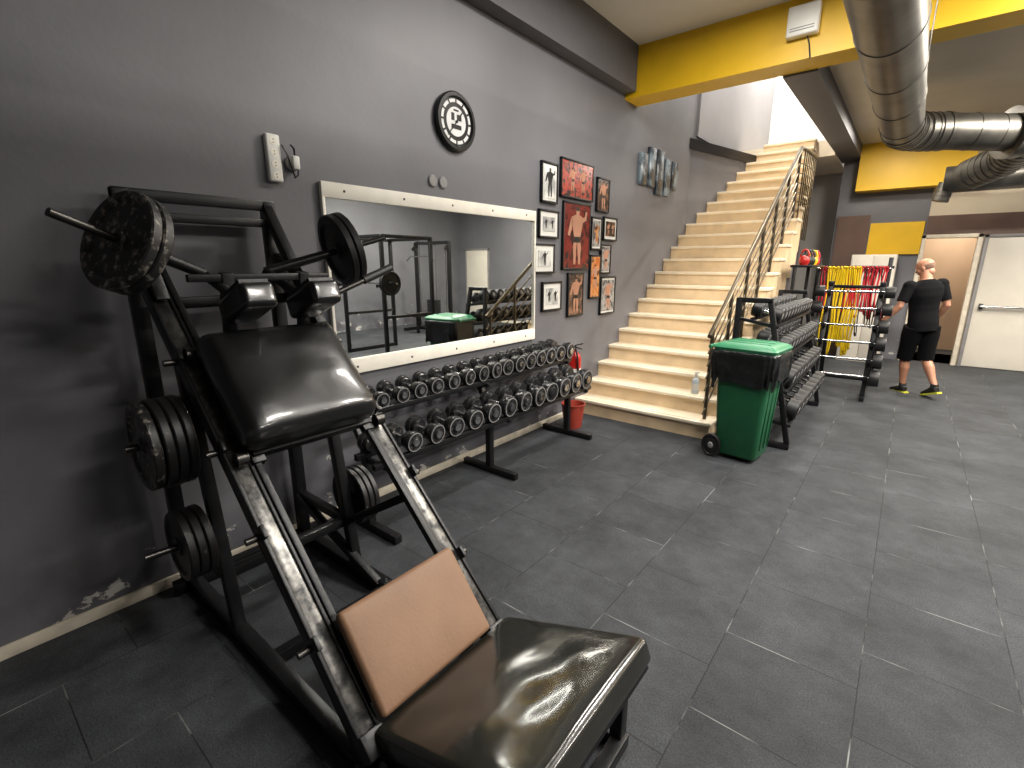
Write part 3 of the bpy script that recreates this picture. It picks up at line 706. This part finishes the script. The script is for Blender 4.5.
# ---------------------------------------------------------------- ducts
def duct():
    e=empty('ventilation_duct')
    def run(name,pts,r,rib=.16):
        b=MB(name); P2=[V(p) for p in pts]; b.tube(P2,r,'duct',36)
        acc=0
        for a,c in zip(P2,P2[1:]):
            L=(c-a).length; d=(c-a)/L; s=rib-acc
            while s<L:
                b.lathe([(r*.98,-.006),(r+.006,-.003),(r+.006,.003),(r*.98,.006)],a+d*s,d,'duct',36); s+=rib
            acc=L-(s-rib)
        b.done(e)
    z=3.13
    elbow=[(2.47,7.2,z),(2.49,7.4,z),(2.56,7.57,z),(2.68,7.70,z),(2.85,7.80,z)]
    run('straight_duct',[(2.42,-3.0,z),(2.45,3,z),(2.47,7.2,z)],.19,.9)
    run('elbow',elbow,.20,.09)
    run('branch_duct',[(2.85,7.80,z),(3.45,8.15,z-.04)],.19,.25)
    f=MB('flange'); f.cyl((3.40,8.12,z-.04),(3.50,8.18,z-.04),.27,'duct',36); f.done(e)
    run('drop_duct',[(3.48,8.16,z-.04),(3.60,8.5,3.06),(3.5,9.1,2.95),(3.2,9.55,2.86)],.2,.1)
    run('rear_duct',[(2.95,9.75,2.84),(4.6,9.75,2.84),(4.8,9.75,2.95),(4.9,9.75,3.2),(4.9,9.75,3.62)],.18,.4)
    run('drop_pipe',[(3.0,9.75,2.8),(2.95,9.75,2.55)],.1,.06)
    h=MB('hangers')
    for y in (1.0,3.0,4.9):
        h.cyl((2.27,y,z),(2.27,y,ZC),.005,'darksteel',8); h.cyl((2.65,y,z),(2.65,y,ZC),.005,'darksteel',8)
    h.cyl((4.3,9.75,2.9),(4.3,9.75,3.62),.006,'darksteel',8)
    h.cyl((2.6,7.3,3.2),(2.6,7.3,3.62),.006,'darksteel',8)
    h.done(e)
duct()
# ---------------------------------------------------------------- machines seen in the mirror
def squat():
    e=empty('squat_rack'); b=MB('frame'); x0,x1,y0,y1=4.3,5.5,5.2,6.3
    for x in (x0,x1):
        for y in (y0,y1): b.beam((x,y,0),(x,y,2.15),.06,.06,'blk')
        b.beam((x,y0,2.13),(x,y1,2.13),.06,.06,'blk'); b.beam((x,y0,.04),(x,y1,.04),.06,.06,'blk'); b.beam((x,y0,.75),(x,y1,.75),.05,.05,'darksteel')
    b.beam((x0,y1,2.13),(x1,y1,2.13),.06,.06,'blk'); b.beam((x0,y0,2.13),(x1,y0,2.13),.06,.06,'blk'); b.done(e)
    d=MB('barbell'); d.cyl((3.8,5.1,1.35),(6.0,5.1,1.35),.014,'chrome')
    plate(d,(4.0,5.1,1.35),(-1,0,0),.2,.035,'plate2',2); plate(d,(5.8,5.1,1.35),(1,0,0),.2,.035,'plate2',2)
    for x in (x0,x1): d.box((x,5.13,1.3),(.05,.14,.05),'blk')
    d.done(e)
squat()
def bench(name,x,y):
    e=empty(name); b=MB('frame'); b.beam((x,y-.5,.04),(x,y+.5,.04),.06,.06,'blk'); b.beam((x-.25,y-.5,.03),(x+.25,y-.5,.03),.05,.05,'blk'); b.beam((x-.25,y+.5,.03),(x+.25,y+.5,.03),.05,.05,'blk'); b.beam((x,y-.4,.04),(x,y-.3,.38),.05,.05,'blk'); b.beam((x,y+.4,.04),(x,y+.3,.38),.05,.05,'blk'); b.done(e)
    c=MB('pad'); c.cushion((x,y,.43),(.3,1.2,.08),'vinyl',r=.03); c.done(e)
bench('weight_bench',6.3,3.6)
bench('weight_bench',4.6,3.2)
def cable():
    e=empty('cable_tower_machine'); b=MB('frame'); x,y=6.6,8.4
    for dx in (-.6,.6):
        b.beam((x+dx,y,0),(x+dx,y,2.2),.08,.08,'blk'); b.beam((x+dx,y-.5,.04),(x+dx,y+.3,.04),.08,.08,'blk'); b.cyl((x+dx*.8,y,.1),(x+dx*.8,y,2.1),.012,'chrome'); b.lathe([(0,-.015),(.06,-.015),(.05,0),(.06,.015),(0,.015)],(x+dx,y-.08,2.05),(1,0,0),'darksteel',20)
    b.beam((x-.6,y,2.18),(x+.6,y,2.18),.08,.08,'blk'); b.beam((x-.6,y,.04),(x+.6,y,.04),.06,.06,'blk'); b.done(e)
    s=MB('weight_stack')
    for k in range(14): s.box((x,y,.12+k*.05),(.36,.14,.044),'rubber',bevel=.004)
    s.cyl((x-.12,y,.1),(x-.12,y,2.15),.01,'chrome'); s.cyl((x+.12,y,.1),(x+.12,y,2.15),.01,'chrome'); s.done(e)
    p=MB('seat_pad'); p.cushion((x,y-.55,.45),(.4,.4,.07),'vinyl',r=.025); p.beam((x,y-.55,0),(x,y-.55,.42),.06,.06,'blk'); p.done(e)
    h=MB('pulldown_bar'); h.tube([(x-.5,y-.4,1.75),(x-.35,y-.4,1.85),(x+.35,y-.4,1.85),(x+.5,y-.4,1.75)],.015,'chrome',10); h.cyl((x,y-.4,1.85),(x,y-.4,2.15),.004,'blk',8); h.beam((x,y,2.18),(x,y-.45,2.18),.05,.05,'blk'); h.done(e)
cable()
# ---------------------------------------------------------------- man
def evalmesh(o):
    dg=bpy.context.evaluated_depsgraph_get(); dg.update(); return bpy.data.meshes.new_from_object(o.evaluated_get(dg))
def loftlimb(bm,rings,seg=20):
    n=len(rings); rr=[]
    for i,(c,rx,ry) in enumerate(rings):
        c=V(c); d=V(rings[min(i+1,n-1)][0])-V(rings[max(i-1,0)][0]); d.normalize()
        x=V((1,0,0)); x=(x-d*x.dot(d)).normalized() if abs(d.x)<.9 else V((0,1,0)); y=d.cross(x)
        rr.append([bm.verts.new(c+x*rx*math.cos(2*math.pi*k/seg)+y*ry*math.sin(2*math.pi*k/seg)) for k in range(seg)])
    for a,b in zip(rr,rr[1:]):
        for k in range(seg): bm.faces.new((a[k],a[(k+1)%seg],b[(k+1)%seg],b[k]))
    bm.faces.new(rr[0][::-1]); bm.faces.new(rr[-1])
def blob(bm,c,r,rot=None):
    t=bmesh.new(); bmesh.ops.create_uvsphere(t,u_segments=20,v_segments=14,radius=1)
    for v in t.verts:
        p=V((v.co.x*r[0],v.co.y*r[1],v.co.z*r[2])); 
        if rot: p=rot@p
        v.co=p+V(c)
    me=bpy.data.meshes.new('t'); t.to_mesh(me); bm.from_mesh(me); t.free(); bpy.data.meshes.remove(me)
def remeshed(name,bm,voxel,material,parent,smooth=6):
    bmesh.ops.recalc_face_normals(bm,faces=bm.faces)
    me=bpy.data.meshes.new(name); bm.to_mesh(me); bm.free(); o=bpy.data.objects.new(name+'_src',me); COL.objects.link(o)
    m=o.modifiers.new('r','REMESH'); m.mode='VOXEL'; m.voxel_size=voxel
    s=o.modifiers.new('s','SMOOTH'); s.iterations=smooth; s.factor=.5
    m2=evalmesh(o); bpy.data.objects.remove(o); m2.name=name
    m2.materials.clear(); m2.materials.append(M[material]); m2.polygons.foreach_set('use_smooth',[True]*len(m2.polygons))
    o=bpy.data.objects.new(name,m2); COL.objects.link(o); o.parent=parent; return o
def man():
    e=empty('walking_man')
    hipL,kneeL,ankL=(-.095,.02,.90),(-.09,.14,.50),(-.07,.18,.09)
    hipR,kneeR,ankR=(.095,-.0,.90),(.08,.02,.49),(.06,-.19,.13)
    shL,elL,wrL=(-.185,.01,1.415),(-.30,.0,1.17),(-.42,.12,.98)
    shR,elR,wrR=(.185,.0,1.415),(.225,-.06,1.15),(.215,.10,.95)
    def mid(a,b,k): return tuple(V(a).lerp(V(b),k))
    b=bmesh.new()
    loftlimb(b,[((0,0,.84),.13,.10),((0,0,.93),.16,.115),((0,.01,1.05),.145,.10),((0,.01,1.16),.15,.105),((0,0,1.28),.18,.12),((0,-.005,1.38),.185,.11),((0,-.01,1.44),.13,.085),((0,0,1.48),.065,.065),((0,.015,1.55),.056,.06),((0,.03,1.60),.055,.06)],28)
    for h,k,a in ((hipL,kneeL,ankL),(hipR,kneeR,ankR)):
        loftlimb(b,[(h,.095,.10),(mid(h,k,.3),.088,.092),(mid(h,k,.75),.065,.068),(k,.056,.06),(mid(k,a,.15),.052,.056),(mid(V(k),V(a)+V((0,-.015,0)),.35),.054,.062),(mid(k,a,.7),.038,.042),(a,.032,.038),(tuple(V(a)+V((0,.01,-.04))),.034,.045)])
    for s,l,w in ((shL,elL,wrL),(shR,elR,wrR)):
        blob(b,s,(.065,.062,.06))
        loftlimb(b,[(s,.056,.058),(mid(s,l,.4),.050,.052),(mid(s,l,.85),.038,.04),(l,.037,.038),(mid(l,w,.25),.040,.04),(mid(l,w,.7),.030,.03),(w,.024,.027)])
    for s,l,w in ((-1,elL,wrL),(1,elR,wrR)):
        d=(V(w)-V(l)).normalized(); d=(d+V((0,0,-.35))).normalized(); side=V((0,1,0)); side=(side-d*side.dot(d)).normalized(); nrm=d.cross(side)*(-s)
        pc=V(w)+d*.045
        rot=Matrix((side,nrm,d)).transposed(); blob(b,pc,(.04,.016,.052),rot)
        for i,(off,L) in enumerate(((.030,.068),(.011,.078),(-.010,.072),(-.029,.056))):
            p0=pc+d*.03+side*off; p1=p0+d*L*.5+nrm*.006; p2=p1+d*L*.3+nrm*.016; p3=p2+d*L*.18+nrm*.018
            loftlimb(b,[(p0,.009,.009),(p1,.0085,.0085),(p2,.008,.008),(p3,.0065,.0065)],10)
        p0=pc-d*.015+side*.03; p1=p0+side*.028+d*.03+nrm*.01; p2=p1+d*.028+side*.008+nrm*.008
        loftlimb(b,[(p0,.012,.012),(p1,.010,.010),(p2,.0075,.0075)],10)
    remeshed('body',b,.006,'skin',e,4)
    b=bmesh.new()
    HR=Matrix.Rotation(math.radians(35),3,'Z')@Matrix.Rotation(math.radians(-22),3,'X')
    hc=V((0,.04,1.63))
    def hb(p,r): blob(b,hc+HR@V(p),r,HR)
    hb((0,-.012,.02),(.077,.095,.085)); hb((0,.02,-.02),(.064,.075,.085)); hb((0,.045,-.075),(.038,.036,.03))
    hb((0,.093,-.02),(.012,.018,.016)); hb((0,.085,.0),(.009,.014,.026)); hb((0,.078,.028),(.048,.018,.011)); hb((0,.083,-.052),(.024,.012,.008))
    hb((-.078,-.005,-.015),(.009,.02,.032)); hb((.078,-.005,-.015),(.009,.02,.032)); hb((0,-.03,-.07),(.052,.05,.05))
    hb((.04,.05,-.03),(.026,.03,.02)); hb((-.04,.05,-.03),(.026,.03,.02))
    remeshed('head',b,.0045,'skin',e,4)
    ey=MB('eyes')
    for s in (-1,1):
        t=bmesh.new(); bmesh.ops.create_uvsphere(t,u_segments=12,v_segments=8,radius=.011); ey.merge(t,'white',Matrix.Translation(hc+HR@V((s*.03,.076,.008))))
        t=bmesh.new(); bmesh.ops.create_uvsphere(t,u_segments=10,v_segments=6,radius=.0055); ey.merge(t,'blk',Matrix.Translation(hc+HR@V((s*.03,.0845,.008))))
    ey.done(e)
    hr=MB('cropped_hair'); t=bmesh.new(); bmesh.ops.create_uvsphere(t,u_segments=28,v_segments=18,radius=1)
    dele=[v for v in t.verts if not(-.75<v.co.z<.05 and v.co.y<.25)]; bmesh.ops.delete(t,geom=dele,context='VERTS')
    for v in t.verts: v.co=hc+HR@(V((v.co.x*.0785,v.co.y*.0965,v.co.z*.088))+V((0,-.012,.018)))
    hr.merge(t,mat('grey_brown_stubble',(120,92,76),.8,var=.2,scale=60)); hr.done(e)
    b=bmesh.new()
    loftlimb(b,[((0,0,.84),.172,.132),((0,0,.95),.170,.13),((0,.01,1.08),.162,.122),((0,.01,1.18),.168,.125),((0,0,1.29),.193,.135),((0,-.005,1.38),.198,.125),((0,-.008,1.44),.15,.1),((0,-.002,1.475),.08,.078)],28)
    for s,l in ((shL,elL),(shR,elR)):
        blob(b,s,(.075,.073,.068)); loftlimb(b,[(s,.068,.07),(mid(s,l,.35),.064,.066),(mid(s,l,.78),.060,.062)])
    remeshed('t_shirt',b,.007,'shirt',e,5)
    b=bmesh.new()
    loftlimb(b,[((0,0,.84),.165,.125),((0,0,.92),.168,.126),((0,.0,.98),.156,.118)],28)
    for h,k in ((hipL,kneeL),(hipR,kneeR)):
        loftlimb(b,[(h,.1,.115),(mid(h,k,.3),.102,.110),(mid(h,k,.7),.088,.096),(mid(h,k,1.08),.084,.09)])
    remeshed('shorts',b,.007,'shorts',e,5)
    for s,a,pitch in ((-1,ankL,0),(1,ankR,-16)):
        R=Matrix.Rotation(math.radians(pitch),3,'X'); o=V((a[0],a[1],0)); 
        if pitch: o.z=.043
        def q(p): return o+R@V(p)
        b=bmesh.new()
        loftlimb(b,[(q((0,-.055,.055)),.03,.035),(q((0,-.03,.06)),.038,.048),(q((0,.03,.058)),.042,.045),(q((0,.10,.045)),.047,.034),(q((0,.15,.038)),.044,.028),(q((0,.195,.032)),.028,.018)])
        loftlimb(b,[(q((0,-.01,.06)),.04,.05),(q((0,-.01,.10)),.04,.048)])
        remeshed('shoe_left' if s<0 else 'shoe_right',b,.006,'rubber',e,3)
        m=MB('sole_left' if s<0 else 'sole_right'); 
        pts=[(-.03,-.085),(.03,-.085),(.04,-.03),(.04,.04),(.052,.11),(.045,.17),(.02,.205),(-.02,.205),(-.045,.17),(-.052,.11),(-.04,.04),(-.04,-.03)]
        m.prism([q((x,y,.004)) for x,y in pts],R@V((0,0,.022)),'sole'); m.done(e,smooth=False)
        k=MB('sock_left' if s<0 else 'sock_right'); k.cyl(q((0,-.01,.09)),V(a)+V((0,0,.05)),.042,'sock',20,r2=.04); k.done(e)
    e.matrix_world=Matrix.Translation((3.09,8.05,0))@Matrix.Rotation(math.radians(-5.5),4,'Y')@Matrix.Rotation(math.radians(36),4,'Z')
man()
# ---------------------------------------------------------------- lamps
def lamp(x,y,z,w,l,power,col=(1,.95,.88)):
    e=empty('ceiling_lamp'); b=MB('housing'); b.bb((x-w/2-.02,y-l/2-.02,z-.04),(x+w/2+.02,y+l/2+.02,z),'white',.005); b.done(e)
    d=MB('diffuser'); d.bb((x-w/2,y-l/2,z-.046),(x+w/2,y+l/2,z-.04),'lamp'); d.done(e)
    L=bpy.data.lights.new('tube_light','AREA'); L.shape='RECTANGLE'; L.size=w; L.size_y=l; L.energy=power; L.color=col
    o=bpy.data.objects.new('tube_light',L); o.location=(x,y,z-.055); COL.objects.link(o); o.parent=e
lamp(3.7,1.9,ZC,.3,1.2,100)
lamp(3.9,4.2,ZC,.3,1.2,190)
lamp(1.7,3.7,ZC,.3,1.2,90)
lamp(6.3,1.5,ZC,.3,1.2,80)
lamp(6.3,4.5,ZC,.3,1.2,120)
lamp(4.15,7.4,3.62,.3,.3,170,(1,.92,.8))
lamp(5.2,9.0,3.62,.3,1.2,150,(1,.92,.8))
lamp(2.3,9.0,3.62,.3,.6,60,(1,.92,.8))
lamp(6.6,7.4,3.62,.3,1.2,90)
lamp(.8,7.6,6.5,.3,1.2,150)
lamp(.8,10.8,6.5,.3,1.2,180)
lamp(3.3,12.2,2.6,.3,.6,26,(1,.88,.72))
w=bpy.data.worlds.new('world'); S.world=w; w.use_nodes=True; w.node_tree.nodes['Background'].inputs[0].default_value=(.6,.62,.65,1); w.node_tree.nodes['Background'].inputs[1].default_value=.3
# ---------------------------------------------------------------- camera
cam=bpy.data.cameras.new('camera'); co=bpy.data.objects.new('camera',cam); COL.objects.link(co); S.camera=co
cam.sensor_width=36; cam.lens=482/1024*36; cam.clip_start=.02
co.location=(CX,0,1.65)
h=math.radians(39); p=math.radians(13.87)
F=V((-math.sin(h)*math.cos(p),math.cos(h)*math.cos(p),-math.sin(p)))
co.rotation_euler=F.to_track_quat('-Z','Y').to_euler()
S.view_settings.view_transform='Standard'
S.view_settings.look='None'
S.view_settings.exposure=0.1
